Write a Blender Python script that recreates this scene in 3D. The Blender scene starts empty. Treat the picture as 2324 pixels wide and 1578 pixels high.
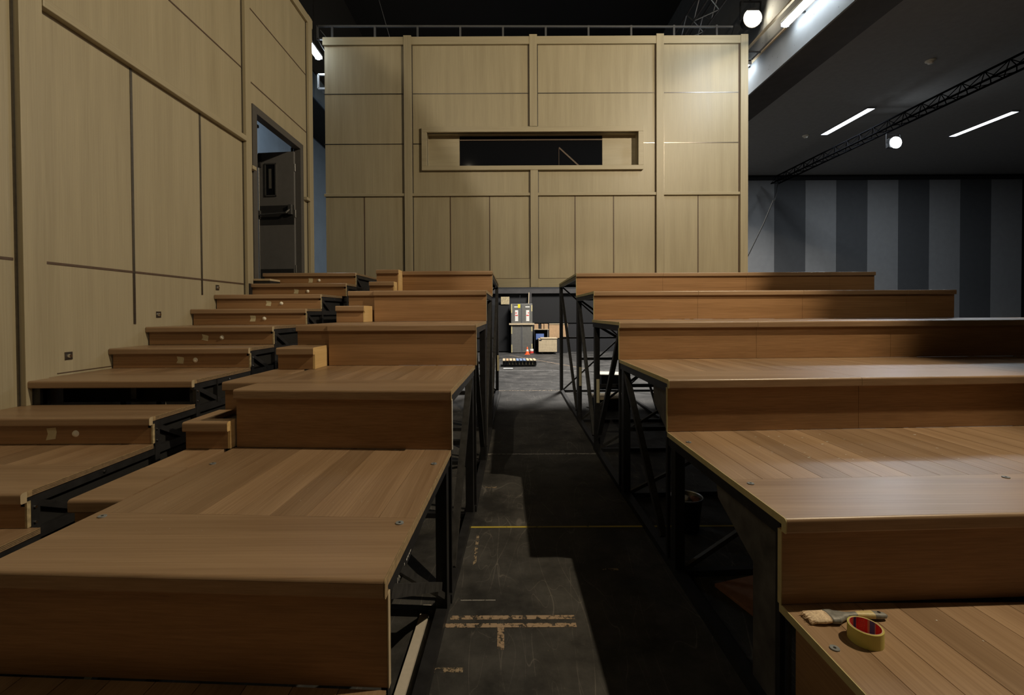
import bpy, math, random
from mathutils import Vector, Matrix
R = math.radians
random.seed(7)
S = bpy.context.scene
COL = S.collection

# ------------------------------------------------------------------ camera
cd = bpy.data.cameras.new('camera'); cam = bpy.data.objects.new('camera', cd); COL.objects.link(cam)
cd.sensor_fit = 'HORIZONTAL'; cd.sensor_width = 36.0; cd.lens = 1033.0/2324*36
cd.shift_x = (1162-1145)/2324; cd.shift_y = -(789-723.4)/2324
cd.clip_start = .05; cd.clip_end = 200
cam.matrix_world = Matrix.Translation((0, 0, 1.65)) @ Matrix.Rotation(R(90-.8), 4, 'X') @ Matrix.Rotation(R(-.3), 4, 'Z')
S.camera = cam
# ------------------------------------------------------------------ world, exposure
w = bpy.data.worlds.new('world'); S.world = w; w.use_nodes = True
w.node_tree.nodes['Background'].inputs[0].default_value = (.55, .68, 1, 1)
w.node_tree.nodes['Background'].inputs[1].default_value = .002
S.view_settings.view_transform = 'Standard'; S.view_settings.look = 'None'
S.view_settings.exposure = 0.0; S.view_settings.gamma = 1.0; S.view_settings.use_curve_mapping = False

def aim(o, tgt):
    o.rotation_euler = (Vector(tgt)-o.location).to_track_quat('-Z', 'Y').to_euler()
LIGHTS = []
def spot(loc, tgt, power, color, size=.12, angle=100, blend=.5):
    l = bpy.data.lights.new('spot_light', 'SPOT'); l.energy = power; l.color = color
    l.shadow_soft_size = size; l.spot_size = R(angle); l.spot_blend = blend
    o = bpy.data.objects.new('spot_light', l); COL.objects.link(o); o.location = loc; aim(o, tgt); LIGHTS.append(o); return o
def area(loc, tgt, power, color, sx, sy):
    l = bpy.data.lights.new('area_light', 'AREA'); l.shape = 'RECTANGLE'; l.size = sx; l.size_y = sy
    l.energy = power; l.color = color
    o = bpy.data.objects.new('area_light', l); COL.objects.link(o); o.location = loc; aim(o, tgt); LIGHTS.append(o); return o
WARM = (1, .82, .55); WARM2 = (1, .85, .60); COOL = (.84, .93, 1)
# key: work lamp on the rail of the right beam; front lamp and added flag shape the rear wall shadow; the rest is added fill
spot((5.5, 2.1, 7.35), (.2, 4.0, 1.0), 1520, WARM, .06, 165, .3)
FRONT = Vector((-1.8, -4.0, 9.0))
spot(FRONT, (1.1, 9.6, 3.9), 1020, WARM2, .03, 54, .35)
spot((5.4, -2.2, 7.3), (-3.35, 4.2, 3.9), 330, WARM, .3, 48, .6)  # added lamp, only brightens the left set wall
area((1.6, -3.2, 8.2), (1.2, 7, 2.6), 4, WARM2, 2.6, .5)  # weak added fill, stands for no fitting
spot((.6, -2.6, 8.2), (1.75, 7.0, 1.9), 520, WARM2, .15, 22, .25)  # added lamp that lifts the upper right tiers
# cool light of the hall behind the set, its floodlight and ceiling strips
area((-4.6, 10.2, 6.9), (-6.1, 11.5, 2.0), 65, COOL, .3, 1.2)
area((3.0, 13.6, 7.6), (2.5, 14, 0), 1500, (1, .95, .87), 3, 1)
spot((10.76, 12.5, 6.28), (2.0, 3.0, 0), 200, (.88, .94, 1), .15, 75, .5)
area((4.85, 7.9, 7.0), (3.9, 9.6, 5.2), 24, (.80, .90, 1), .15, 1.4)
area((10.12, 13.5, 7.18), (10.12, 13.6, 0), 105, COOL, .2, 1.8)
area((14.36, 13.7, 7.18), (14.36, 13.8, 0), 140, COOL, .2, 1.8)

# ------------------------------------------------------------------ materials
MATS = {}
def newmat(name):
    m = bpy.data.materials.new(name); m.use_nodes = True; MATS[name] = m
    nt = m.node_tree; return m, nt, nt.nodes['Principled BSDF']
def nd(nt, t, **kw):
    n = nt.nodes.new(t)
    for k, v in kw.items(): setattr(n, k, v)
    return n
def plain(name, col, rough=.6, metal=0, noise=.12, scale=30, spec=.5, bump=0):
    m, nt, b = newmat(name)
    tc = nd(nt, 'ShaderNodeTexCoord'); nz = nd(nt, 'ShaderNodeTexNoise'); nz.inputs['Scale'].default_value = scale
    nz.inputs['Detail'].default_value = 4
    nt.links.new(tc.outputs['Object'], nz.inputs['Vector'])
    r = nd(nt, 'ShaderNodeValToRGB')
    r.color_ramp.elements[0].position = .3; r.color_ramp.elements[1].position = .7
    r.color_ramp.elements[0].color = tuple(c*(1-noise) for c in col)+(1,)
    r.color_ramp.elements[1].color = tuple(min(1, c*(1+noise)) for c in col)+(1,)
    nt.links.new(nz.outputs['Fac'], r.inputs['Fac']); nt.links.new(r.outputs['Color'], b.inputs['Base Color'])
    b.inputs['Roughness'].default_value = rough; b.inputs['Metallic'].default_value = metal
    b.inputs['Specular IOR Level'].default_value = spec
    if bump:
        bp = nd(nt, 'ShaderNodeBump'); bp.inputs['Strength'].default_value = bump; bp.inputs['Distance'].default_value = .004
        nt.links.new(nz.outputs['Fac'], bp.inputs['Height']); nt.links.new(bp.outputs['Normal'], b.inputs['Normal'])
    return m
def wood(name, lo, hi, axis, rough=.42, scale=1.0, island=.0, spec=.5, coord='Object', fine=120):
    """grain runs along axis (0,1,2)"""
    m, nt, b = newmat(name)
    tc = nd(nt, 'ShaderNodeTexCoord'); mp = nd(nt, 'ShaderNodeMapping')
    sc = [fine*scale]*3; sc[axis] = 1.6*scale; mp.inputs['Scale'].default_value = sc
    nt.links.new(tc.outputs[coord], mp.inputs['Vector'])
    geo = nd(nt, 'ShaderNodeNewGeometry')
    ad = nd(nt, 'ShaderNodeVectorMath', operation='ADD'); ms = nd(nt, 'ShaderNodeMath', operation='MULTIPLY'); ms.inputs[1].default_value = 37
    nt.links.new(geo.outputs['Random Per Island'], ms.inputs[0]); nt.links.new(mp.outputs[0], ad.inputs[0]); nt.links.new(ms.outputs[0], ad.inputs[1])
    n1 = nd(nt, 'ShaderNodeTexNoise'); n1.inputs['Scale'].default_value = 1; n1.inputs['Detail'].default_value = 6; n1.inputs['Roughness'].default_value = .65
    nt.links.new(ad.outputs[0], n1.inputs['Vector'])
    mp2 = nd(nt, 'ShaderNodeMapping'); sc2 = [9*scale]*3; sc2[axis] = .5*scale; mp2.inputs['Scale'].default_value = sc2
    nt.links.new(tc.outputs[coord], mp2.inputs['Vector'])
    ad2 = nd(nt, 'ShaderNodeVectorMath', operation='ADD'); nt.links.new(mp2.outputs[0], ad2.inputs[0]); nt.links.new(ms.outputs[0], ad2.inputs[1])
    n2 = nd(nt, 'ShaderNodeTexNoise'); n2.inputs['Scale'].default_value = 1; n2.inputs['Detail'].default_value = 3
    nt.links.new(ad2.outputs[0], n2.inputs['Vector'])
    mx = nd(nt, 'ShaderNodeMath', operation='MULTIPLY_ADD'); mx.inputs[1].default_value = .55
    m3 = nd(nt, 'ShaderNodeMath', operation='MULTIPLY'); m3.inputs[1].default_value = .45
    nt.links.new(n2.outputs['Fac'], m3.inputs[0]); nt.links.new(n1.outputs['Fac'], mx.inputs[0]); nt.links.new(m3.outputs[0], mx.inputs[2])
    r = nd(nt, 'ShaderNodeValToRGB'); r.color_ramp.elements[0].position = .36; r.color_ramp.elements[1].position = .64
    r.color_ramp.elements[0].color = lo+(1,); r.color_ramp.elements[1].color = hi+(1,)
    nt.links.new(mx.outputs[0], r.inputs['Fac'])
    out = r.outputs['Color']
    if island:
        hs = nd(nt, 'ShaderNodeHueSaturation'); mr = nd(nt, 'ShaderNodeMapRange')
        mr.inputs['To Min'].default_value = 1-island; mr.inputs['To Max'].default_value = 1+island
        nt.links.new(geo.outputs['Random Per Island'], mr.inputs['Value']); nt.links.new(mr.outputs[0], hs.inputs['Value'])
        nt.links.new(out, hs.inputs['Color']); out = hs.outputs['Color']
    nt.links.new(out, b.inputs['Base Color'])
    rr = nd(nt, 'ShaderNodeMapRange'); rr.inputs['To Min'].default_value = rough-.06; rr.inputs['To Max'].default_value = rough+.1
    nt.links.new(n2.outputs['Fac'], rr.inputs['Value']); nt.links.new(rr.outputs[0], b.inputs['Roughness'])
    b.inputs['Specular IOR Level'].default_value = spec
    return m
def emis(name, col, strength):
    m, nt, b = newmat(name)
    b.inputs['Base Color'].default_value = (.8, .8, .8, 1)
    b.inputs['Emission Color'].default_value = col+(1,); b.inputs['Emission Strength'].default_value = strength
    return m

DL, DH = (.245, .152, .085), (.385, .258, .158)
wood('deck_y', DL, DH, 1, .36, island=.16)
wood('deck_x', DL, DH, 0, .34, island=.05)
wood('riser_x', (.225, .118, .050), (.37, .21, .10), 0, .45, island=.05)
wood('side_y', (.225, .118, .050), (.37, .21, .10), 1, .45)
OL, OH = (.35, .305, .208), (.44, .388, .27)
wood('oak_z', OL, OH, 2, .42, fine=110)
wood('oak_x', OL, OH, 0, .42, fine=110)
wood('oak_y', OL, OH, 1, .42, fine=110)
wood('pale_pine', (.62, .42, .18), (.78, .56, .28), 1, .5)
plain('masking_tape', (.55, .47, .24), .6, noise=.08)
plain('tape_beige', (.60, .54, .36), .55, noise=.06)
plain('steel_black', (.020, .020, .022), .45, noise=.3, scale=14, spec=.4)
plain('steel_worn', (.035, .034, .034), .5, noise=.4, scale=20)
plain('gusset', (.085, .08, .075), .6, noise=.5, scale=9)
plain('chrome', (.75, .75, .75), .18, 1, noise=.03)
plain('alu', (.62, .64, .68), .35, .9, noise=.06)
plain('strip_metal', (.16, .15, .14), .3, .9, noise=.1)
plain('strip_dark', (.10, .065, .045), .5, 0, noise=.1)
plain('truss_black', (.003, .003, .0035), 1, noise=.1, spec=.0)
plain('tube_grey', (.10, .105, .115), .5, .2, noise=.06)
plain('black_gap', (.006, .006, .007), .8)
plain('white_plastic', (.85, .82, .72), .35)
plain('plug_grey', (.22, .24, .26), .5, noise=.2, scale=60)
plain('white_board', (.62, .56, .48), .6, noise=.05)
plain('black_cloth', (.010, .010, .011), .9)
plain('black_wall', (.016, .016, .018), .8, noise=.15)
plain('hall_blue', (.060, .085, .115), .8, noise=.08, scale=3)
plain('ceiling_grey', (.26, .26, .26), .9, noise=.06, scale=8)
plain('ceiling_black', (.010, .010, .011), .9)
plain('panel_light', (.27, .27, .275), .85, noise=.05, scale=5)
plain('panel_dark', (.082, .084, .09), .85, noise=.05, scale=5)
plain('cabinet_grey', (.155, .15, .135), .45, .2, noise=.1, scale=12)
plain('door_grey', (.15, .148, .15), .5, noise=.06, scale=12)
plain('door_frame_grey', (.085, .082, .082), .45, noise=.06)
plain('door_dark', (.028, .028, .03), .5)
plain('handle_steel', (.20, .20, .20), .35, .7)
plain('glass_dark', (.008, .009, .012), .03, noise=0, spec=.1)
plain('paper', (.75, .73, .68), .7, noise=.03)
plain('red_mark', (.65, .06, .05), .5)
plain('yellow_tape', (.66, .52, .05), .5, noise=.15)
plain('yellow_note', (.80, .66, .02), .5)
plain('plywood', (.50, .40, .26), .65, noise=.12, scale=12)
plain('ply_edge', (.34, .24, .13), .7, noise=.25, scale=50)
plain('osb', (.42, .34, .20), .7, noise=.35, scale=40)
plain('cardboard', (.42, .27, .15), .8, noise=.12)
plain('screen_blue', (.10, .16, .38), .4)
plain('cone_orange', (.90, .13, .03), .45, noise=.05)
plain('slat_blue', (.16, .22, .36), .6)
plain('bucket_steel', (.10, .095, .08), .35, .6, noise=.3)
plain('rag_white', (.60, .56, .50), .9, bump=.4)
plain('rag_brown', (.30, .15, .10), .9, bump=.4)
plain('bristle', (.88, .64, .46), .8, noise=.3, scale=160)
plain('brush_grey', (.22, .22, .21), .5, noise=.3, scale=60)
plain('brush_cream', (.68, .56, .28), .5, noise=.15, scale=60)
plain('tape_roll_yellow', (.58, .52, .14), .5, noise=.05)
plain('core_card', (.62, .46, .34), .7)
plain('core_red', (.80, .05, .05), .4)
plain('core_blue', (.08, .16, .55), .4)
plain('cable_black', (.012, .012, .012), .6)
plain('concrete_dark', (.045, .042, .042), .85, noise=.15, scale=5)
emis('tube_white', (.85, .95, 1), 28)
emis('panel_white', (.93, .97, 1), 6)
emis('flood_white', (.9, .96, 1), 14)
emis('flood_warm', (1, .86, .62), 40)

def concrete():
    m, nt, b = newmat('concrete')
    tc = nd(nt, 'ShaderNodeTexCoord'); n = nd(nt, 'ShaderNodeTexNoise'); n.inputs['Scale'].default_value = 3; n.inputs['Detail'].default_value = 8
    nt.links.new(tc.outputs['Object'], n.inputs['Vector'])
    v = nd(nt, 'ShaderNodeTexVoronoi'); v.inputs['Scale'].default_value = 9; nt.links.new(tc.outputs['Object'], v.inputs['Vector'])
    lt = nd(nt, 'ShaderNodeMath', operation='GREATER_THAN'); lt.inputs[1].default_value = .09; nt.links.new(v.outputs['Distance'], lt.inputs[0])
    r = nd(nt, 'ShaderNodeValToRGB'); r.color_ramp.elements[0].color = (.13, .14, .15, 1); r.color_ramp.elements[1].color = (.21, .22, .235, 1)
    nt.links.new(n.outputs['Fac'], r.inputs['Fac'])
    mx = nd(nt, 'ShaderNodeMixRGB', blend_type='MULTIPLY'); mx.inputs['Fac'].default_value = .6
    nt.links.new(r.outputs['Color'], mx.inputs['Color1']); nt.links.new(lt.outputs[0], mx.inputs['Color2'])
    nt.links.new(mx.outputs[0], b.inputs['Base Color']); b.inputs['Roughness'].default_value = .85
concrete()
def floor_mat():
    m, nt, b = newmat('stage_floor'); tc = nd(nt, 'ShaderNodeTexCoord'); L = nt.links
    n = nd(nt, 'ShaderNodeTexNoise'); n.inputs['Scale'].default_value = 2.2; n.inputs['Detail'].default_value = 8; L.new(tc.outputs['Object'], n.inputs['Vector'])
    r = nd(nt, 'ShaderNodeValToRGB'); r.color_ramp.elements[0].position = .36; r.color_ramp.elements[1].position = .68
    n.inputs['Roughness'].default_value = .68
    r.color_ramp.elements[0].color = (.022, .0215, .0215, 1); r.color_ramp.elements[1].color = (.088, .085, .082, 1)
    L.new(n.outputs['Fac'], r.inputs['Fac']); col = r.outputs['Color']
    # flecks of paint
    v = nd(nt, 'ShaderNodeTexNoise'); v.inputs['Scale'].default_value = 48; v.inputs['Detail'].default_value = 6; v.inputs['Roughness'].default_value = .8; L.new(tc.outputs['Object'], v.inputs['Vector'])
    f = nd(nt, 'ShaderNodeMapRange'); f.inputs['From Min'].default_value = .655; f.inputs['From Max'].default_value = .70; L.new(v.outputs['Fac'], f.inputs['Value'])
    mx = nd(nt, 'ShaderNodeMixRGB'); mx.inputs['Color2'].default_value = (.30, .24, .17, 1); L.new(f.outputs[0], mx.inputs['Fac']); L.new(col, mx.inputs['Color1']); col = mx.outputs[0]
    # scratches : thin level sets of distorted waves
    for k, (rot, sc, th) in enumerate([(20, 1.1, .018), (100, .9, .014), (60, 1.7, .014), (150, .8, .02), (5, 2.6, .016), (80, 2.2, .016), (130, 3.1, .014)]):
        mp = nd(nt, 'ShaderNodeMapping'); mp.inputs['Rotation'].default_value = (0, 0, R(rot)); mp.inputs['Scale'].default_value = (sc, sc*.22, 1); mp.inputs['Location'].default_value = (k*3.1, k, 0)
        L.new(tc.outputs['Object'], mp.inputs['Vector'])
        nn = nd(nt, 'ShaderNodeTexNoise'); nn.inputs['Scale'].default_value = 1.6; nn.inputs['Detail'].default_value = 1.5; L.new(mp.outputs[0], nn.inputs['Vector'])
        a = nd(nt, 'ShaderNodeMath', operation='SUBTRACT'); a.inputs[1].default_value = .5; L.new(nn.outputs['Fac'], a.inputs[0])
        ab = nd(nt, 'ShaderNodeMath', operation='ABSOLUTE'); L.new(a.outputs[0], ab.inputs[0])
        mr = nd(nt, 'ShaderNodeMapRange'); mr.inputs['From Min'].default_value = 0; mr.inputs['From Max'].default_value = th*.10; mr.inputs['To Min'].default_value = .5; mr.inputs['To Max'].default_value = 0
        L.new(ab.outputs[0], mr.inputs['Value'])
        gate = nd(nt, 'ShaderNodeMath', operation='MULTIPLY'); g2 = nd(nt, 'ShaderNodeMapRange'); g2.inputs['From Min'].default_value = .42; g2.inputs['From Max'].default_value = .56
        L.new(n.outputs['Fac'], g2.inputs['Value']); L.new(mr.outputs[0], gate.inputs[0]); L.new(g2.outputs[0], gate.inputs[1])
        mx = nd(nt, 'ShaderNodeMixRGB'); mx.inputs['Color2'].default_value = (.24, .22, .20, 1); L.new(gate.outputs[0], mx.inputs['Fac']); L.new(col, mx.inputs['Color1']); col = mx.outputs[0]
    L.new(col, b.inputs['Base Color']); b.inputs['Roughness'].default_value = .6; b.inputs['Specular IOR Level'].default_value = .3
    bp = nd(nt, 'ShaderNodeBump'); bp.inputs['Strength'].default_value = .25; bp.inputs['Distance'].default_value = .003; L.new(v.outputs['Fac'], bp.inputs['Height']); L.new(bp.outputs['Normal'], b.inputs['Normal'])
floor_mat()
def worn(name, col, sc=22, th=.5):
    """tape/paint half worn away: transparent where worn"""
    m, nt, b = newmat(name); L = nt.links; tc = nd(nt, 'ShaderNodeTexCoord')
    n = nd(nt, 'ShaderNodeTexNoise'); n.inputs['Scale'].default_value = sc; n.inputs['Detail'].default_value = 8; n.inputs['Roughness'].default_value = .7; L.new(tc.outputs['Object'], n.inputs['Vector'])
    g = nd(nt, 'ShaderNodeMapRange'); g.inputs['From Min'].default_value = th-.03; g.inputs['From Max'].default_value = th+.03; L.new(n.outputs['Fac'], g.inputs['Value'])
    L.new(g.outputs[0], b.inputs['Alpha']); b.inputs['Base Color'].default_value = col+(1,); b.inputs['Roughness'].default_value = .6
worn('tape_worn', (.40, .29, .195), 26, .475); worn('paint_worn', (.36, .28, .19), 24, .51); worn('white_worn', (.34, .33, .32), 30, .46)
worn('yellow_worn', (.60, .47, .07), 18, .36)

# ------------------------------------------------------------------ mesh helper
class MB:
    def __init__(s, tf=None): s.v = []; s.f = []; s.m = []; s.names = []; s.tf = tf; s.sm = []
    def mi(s, mat):
        if mat not in s.names: s.names.append(mat)
        return s.names.index(mat)
    def add(s, vs, fs, mat, smooth=False):
        o = len(s.v); s.v += [tuple(v) for v in vs]; k = s.mi(mat)
        for f in fs: s.f.append([i+o for i in f]); s.m.append(k); s.sm.append(smooth)
        return s
    def box(s, x0, x1, y0, y1, z0, z1, mat):
        if x0 > x1: x0, x1 = x1, x0
        if y0 > y1: y0, y1 = y1, y0
        if z0 > z1: z0, z1 = z1, z0
        vs = [(x0,y0,z0),(x1,y0,z0),(x1,y1,z0),(x0,y1,z0),(x0,y0,z1),(x1,y0,z1),(x1,y1,z1),(x0,y1,z1)]
        return s.add(vs, [(0,3,2,1),(4,5,6,7),(0,1,5,4),(1,2,6,5),(2,3,7,6),(3,0,4,7)], mat)
    def prism(s, poly, axis, a0, a1, mat, smooth=False, capmat=None):
        """poly in the two other axes (order x,y / x,z / y,z), extruded along axis"""
        if a0 > a1: a0, a1 = a1, a0
        def P(p, a):
            if axis == 0: return (a, p[0], p[1])
            if axis == 1: return (p[0], a, p[1])
            return (p[0], p[1], a)
        n = len(poly); vs = [P(p, a0) for p in poly]+[P(p, a1) for p in poly]
        s.add(vs, [(i, (i+1) % n, n+(i+1) % n, n+i) for i in range(n)], mat, smooth)
        return s.add(vs, [tuple(range(n-1, -1, -1)), tuple(range(n, 2*n))], capmat or mat)
    def bar(s, p, q, wx, mat, wz=None, up=(0, 0, 1)):
        p = Vector(p); q = Vector(q); d = (q-p).normalized(); u = Vector(up)
        if abs(d.dot(u)) > .98: u = Vector((0, 1, 0))
        a = d.cross(u).normalized(); b = a.cross(d).normalized(); wz = wz or wx
        vs = []
        for c in (p, q):
            for i, j in ((-1,-1),(1,-1),(1,1),(-1,1)): vs.append(c+a*i*wx/2+b*j*wz/2)
        return s.add(vs, [(3,2,1,0),(4,5,6,7),(0,1,5,4),(1,2,6,5),(2,3,7,6),(3,0,4,7)], mat)
    def cyl(s, p, q, r, mat, n=12, r2=None, cap=True):
        p = Vector(p); q = Vector(q); d = (q-p).normalized(); u = Vector((0,0,1)) if abs(d.z) < .9 else Vector((1,0,0))
        a = d.cross(u).normalized(); b = a.cross(d); r2 = r if r2 is None else r2; vs = []
        for c, rr in ((p, r), (q, r2)):
            for i in range(n): t = 2*math.pi*i/n; vs.append(c+a*math.cos(t)*rr+b*math.sin(t)*rr)
        s.add(vs, [(i, (i+1) % n, n+(i+1) % n, n+i) for i in range(n)], mat, True)
        if cap: s.add(vs, [tuple(range(n-1, -1, -1)), tuple(range(n, 2*n))], mat)
        return s
    def lathe(s, prof, c, mat, n=24, smooth=True):
        vs = []; k = len(prof)
        for r, z in prof:
            for i in range(n): t = 2*math.pi*i/n; vs.append((c[0]+r*math.cos(t), c[1]+r*math.sin(t), c[2]+z))
        fs = [(j*n+i, j*n+(i+1) % n, (j+1)*n+(i+1) % n, (j+1)*n+i) for j in range(k-1) for i in range(n)]
        return s.add(vs, fs, mat, smooth)
    def build(s, name, parent=None, bevel=0, seg=2, label=None):
        vs = [s.tf(v) for v in s.v] if s.tf else s.v
        me = bpy.data.meshes.new(name); me.from_pydata(vs, [], s.f); me.update()
        for nme in s.names: me.materials.append(MATS[nme])
        for p, k, sm in zip(me.polygons, s.m, s.sm): p.material_index = k; p.use_smooth = sm
        o = bpy.data.objects.new(name, me); COL.objects.link(o)
        if parent: o.parent = parent
        if bevel:
            b = o.modifiers.new('bevel', 'BEVEL'); b.width = bevel; b.segments = seg; b.limit_method = 'ANGLE'; b.angle_limit = R(40)
        if label: o['label'] = label
        return o
def thing(name, label, cat, loc=(0, 0, 0), rz=0, group=None):
    o = bpy.data.objects.new(name, None); COL.objects.link(o); o.location = loc; o.rotation_euler = (0, 0, rz)
    o['label'] = label; o['category'] = cat
    if group: o['group'] = group
    return o
def tag(o, label, cat, group=None):
    o['label'] = label; o['category'] = cat
    if group: o['group'] = group
    return o
def struct(name):
    o = bpy.data.objects.new(name, None); COL.objects.link(o); o['kind'] = 'structure'; return o
def structm(mb, name, **k):
    o = mb.build(name, **k); o['kind'] = 'structure'; return o

# ------------------------------------------------------------------ hall shell
structm(MB().box(-10, 22, -5, 19, -.2, 0, 'stage_floor'), 'floor')
structm(MB().box(6.4, 22, -5, 18.9, 7.24, 7.4, 'ceiling_grey'), 'ceiling')
structm(MB().box(-10, 6.4, -5, 18.9, 11.5, 11.7, 'ceiling_black'), 'ceiling_high')
bm = struct('trim_1')
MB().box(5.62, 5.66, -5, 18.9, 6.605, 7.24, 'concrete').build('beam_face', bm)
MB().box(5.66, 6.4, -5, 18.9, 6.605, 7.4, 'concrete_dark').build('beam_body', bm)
MB().box(5.66, 6.4, -5, 18.9, 7.4, 11.5, 'concrete').build('upper_wall', bm)
MB().box(5.58, 5.66, -5, 18.9, 7.24, 7.27, 'plywood').build('beam_ledge', bm)
bm = struct('trim_2')
MB().box(-6.15, -5.03, 5, 18.9, 7.35, 11.5, 'ceiling_black').build('beam_body', bm)
MB().box(-5.03, -5.0, 5, 18.9, 7.35, 8.0, 'hall_blue').box(-5.03, -5.0, 5, 18.9, 8.0, 11.5, 'ceiling_black').build('beam_face', bm)  # black upper part: the fading of the lamp light is put into the colour
structm(MB().box(-6.36, -6.16, -5, 18.9, 0, 11.5, 'hall_blue'), 'wall_left')
wf = struct('wall_back')
MB().box(-6.16, 22, 18.9, 19.1, 0, 11.5, 'black_wall').build('wall_face', wf)
px = [5.7, 7.3, 8.6, 9.87] + [11.15+1.277*i for i in range(9)]
px = [9.87+1.277*i for i in range(-3, 10)]
for i in range(len(px)-1):
    lt = (i % 2 == 1)
    MB().box(px[i]+.004, px[i+1]-.004, 18.82, 18.9, .05, 7.02, 'panel_light' if lt else 'panel_dark').build('acoustic_panel', wf, label='light grey vertical panel' if lt else 'dark grey vertical panel')
MB().box(6.0, 22, 18.78, 18.9, 7.02, 7.16, 'black_wall').build('cornice', wf)
# dark frame of the store opening in the far wall
MB().box(-3, 4.2, 18.72, 18.9, 2.42, 2.60, 'concrete_dark').box(.98, 1.12, 18.72, 18.9, 0, 2.42, 'concrete_dark').build('opening_frame', wf)
MB().box(1.13, 4.2, 18.86, 18.89, 1.2, 2.41, 'black_cloth').build('dark_opening', wf)  # flat black panel stands in for the unlit depth of the opening
MB().box(-1.5, .2, 18.70, 18.74, .05, 1.95, 'black_cloth').build('black_drape', wf)

# ------------------------------------------------------------------ panelled left set wall (plane x = -3.35)
WX = -3.35
wl = struct('wall_side')
sb = MB()
sb.box(WX-.03, WX, -4.5, 6.09, 0, 6.74, 'oak_z').box(WX-.03, WX, 7.63, 7.97, 0, 6.74, 'oak_z').box(WX-.03, WX, 6.09, 7.63, 4.45, 6.74, 'oak_z').box(WX-.03, WX, 6.09, 7.63, 0, 2.10, 'oak_z')
sb.build('veneer_panelling', wl)
for (y0, y1, z0) in ((3.13, 3.29, 1.02), (5.87, 5.99, 1.3), (7.78, 7.93, 2.0)):
    MB().box(WX, WX+.05, y0, y1, z0, 6.72, 'oak_z').build('pilaster', wl, .002)
    MB().box(WX, WX+.012, y0-.012, y0, z0, 6.72, 'strip_metal').build('joint_strip', wl)
MB().box(WX+.0, WX+.06, 3.29, 5.87, 3.86, 3.93, 'oak_y').build('cornice_rail', wl, .006)
MB().box(WX+.0, WX+.06, 6.0, 6.09, 3.55, 3.6, 'oak_y').box(WX, WX+.06, 7.64, 7.78, 3.55, 3.6, 'oak_y').build('cornice_rail', wl, .004)
MB().box(WX+.0, WX+.045, 3.29, 7.97, 6.58, 6.72, 'oak_y').build('top_rail', wl, .004)
for (y0, y1, z) in ((3.29, 5.87, 4.80), (5.99, 7.78, 5.69), (5.99, 7.78, 4.72), (3.29, 5.87, 5.80)):
    MB().box(WX, WX+.005, y0, y1, z-.008, z+.008, 'strip_dark').build('joint_strip', wl)
MB().box(WX, WX+.005, 3.29, 5.87, 2.022, 2.040, 'strip_dark').build('joint_strip', wl)
MB().box(WX, WX+.005, -4.5, 3.108, 2.022, 2.040, 'strip_dark').build('joint_strip', wl)
for (y, z0) in ((4.12, 1.56), (5.045, 1.86)):
    MB().box(WX, WX+.006, y-.012, y+.012, z0, 3.86, 'strip_metal').build('joint_strip', wl)
MB().box(WX, WX+.004, 3.4, 3.95, 1.205, 1.212, 'strip_dark').build('joint_strip', wl)
# back framing of the flat
fr = MB()
for y in (-1, 1, 3, 5, 6.02, 7.70, 7.93): fr.box(WX-.12, WX-.031, y-.03, y+.03, 0, 6.7, 'steel_black')
fr.box(WX-.12, WX-.031, -1, 7.95, 6.6, 6.66, 'steel_black').build('rear_framing', wl)
# low black filler between stairs and wall
MB().box(WX+.002, WX+.06, 5.88, 6.05, 1.86, 2.04, 'steel_black').build('filler_block', wl)

# door in the set wall
dr = struct('door_1')
df = MB(); x0, x1 = WX-.10, WX+.015
df.box(x0, x1, 6.095, 6.20, 2.10, 4.45, 'door_frame_grey').box(x0, x1, 7.515, 7.62, 2.10, 4.45, 'door_frame_grey').box(x0, x1, 6.20, 7.515, 4.35, 4.45, 'door_frame_grey').box(x0, x1-.03, 6.20, 7.515, 2.08, 2.12, 'door_frame_grey')
df.box(x0-.04, x0, 6.19, 6.215, 2.1, 4.37, 'alu').box(x0-.04, x0, 7.50, 7.515, 2.1, 4.37, 'door_dark')
df.build('door_frame', dr, .004)
lf = bpy.data.objects.new('door_leaf', None)
leaf = MB().box(-.62, 0, -.045, 0, 0, 2.17, 'door_grey').box(-.62, 0, -.047, -.045, .98, 1.30, 'door_dark').box(-.60, -.02, -.047, -.045, .02, .26, 'door_dark')
lo = leaf.build('door_leaf', dr, .003); lo.location = (-3.42, 7.50, 2.12); lo.rotation_euler = (0, 0, R(-6))
v = MB()
for a in ((-.50,-.30,1.45,1.47),(-.50,-.30,1.97,1.99),(-.50,-.48,1.45,1.99),(-.32,-.30,1.45,1.99)): v.box(a[0], a[1], -.062, -.045, a[2], a[3], 'handle_steel')
v.build('vision_panel_frame', lo)
MB().box(-.48, -.32, -.05, -.046, 1.47, 1.97, 'glass_dark').build('vision_panel', lo)
MB().box(-.43, -.385, -.053, -.05, 1.58, 1.90, 'cabinet_grey').build('notice', lo)
pb = MB().cyl((-.60, -.10, 1.14), (-.10, -.12, 1.16), .016, 'handle_steel').cyl((-.60,-.045,1.14),(-.60,-.10,1.14),.014,'handle_steel').cyl((-.10,-.12,1.16),(-.055,-.09,1.22),.018,'handle_steel').box(-.08,-.02,-.10,-.045,1.14,1.30,'handle_steel').box(-.625,-.575,-.075,-.045,1.08,1.22,'handle_steel')
pb.build('panic_bar', lo, .004)
MB().cyl((-.60,-.06,.02),(-.60,-.06,2.05),.011,'handle_steel').box(-.64,-.56,-.08,-.045,1.93,2.14,'door_dark').build('vertical_bolt', lo)
for z in (.2, 1.1, 1.85): MB().cyl((.012,-.03,z),(.012,-.03,z+.12),.012,'handle_steel').build('hinge', lo)
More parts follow.
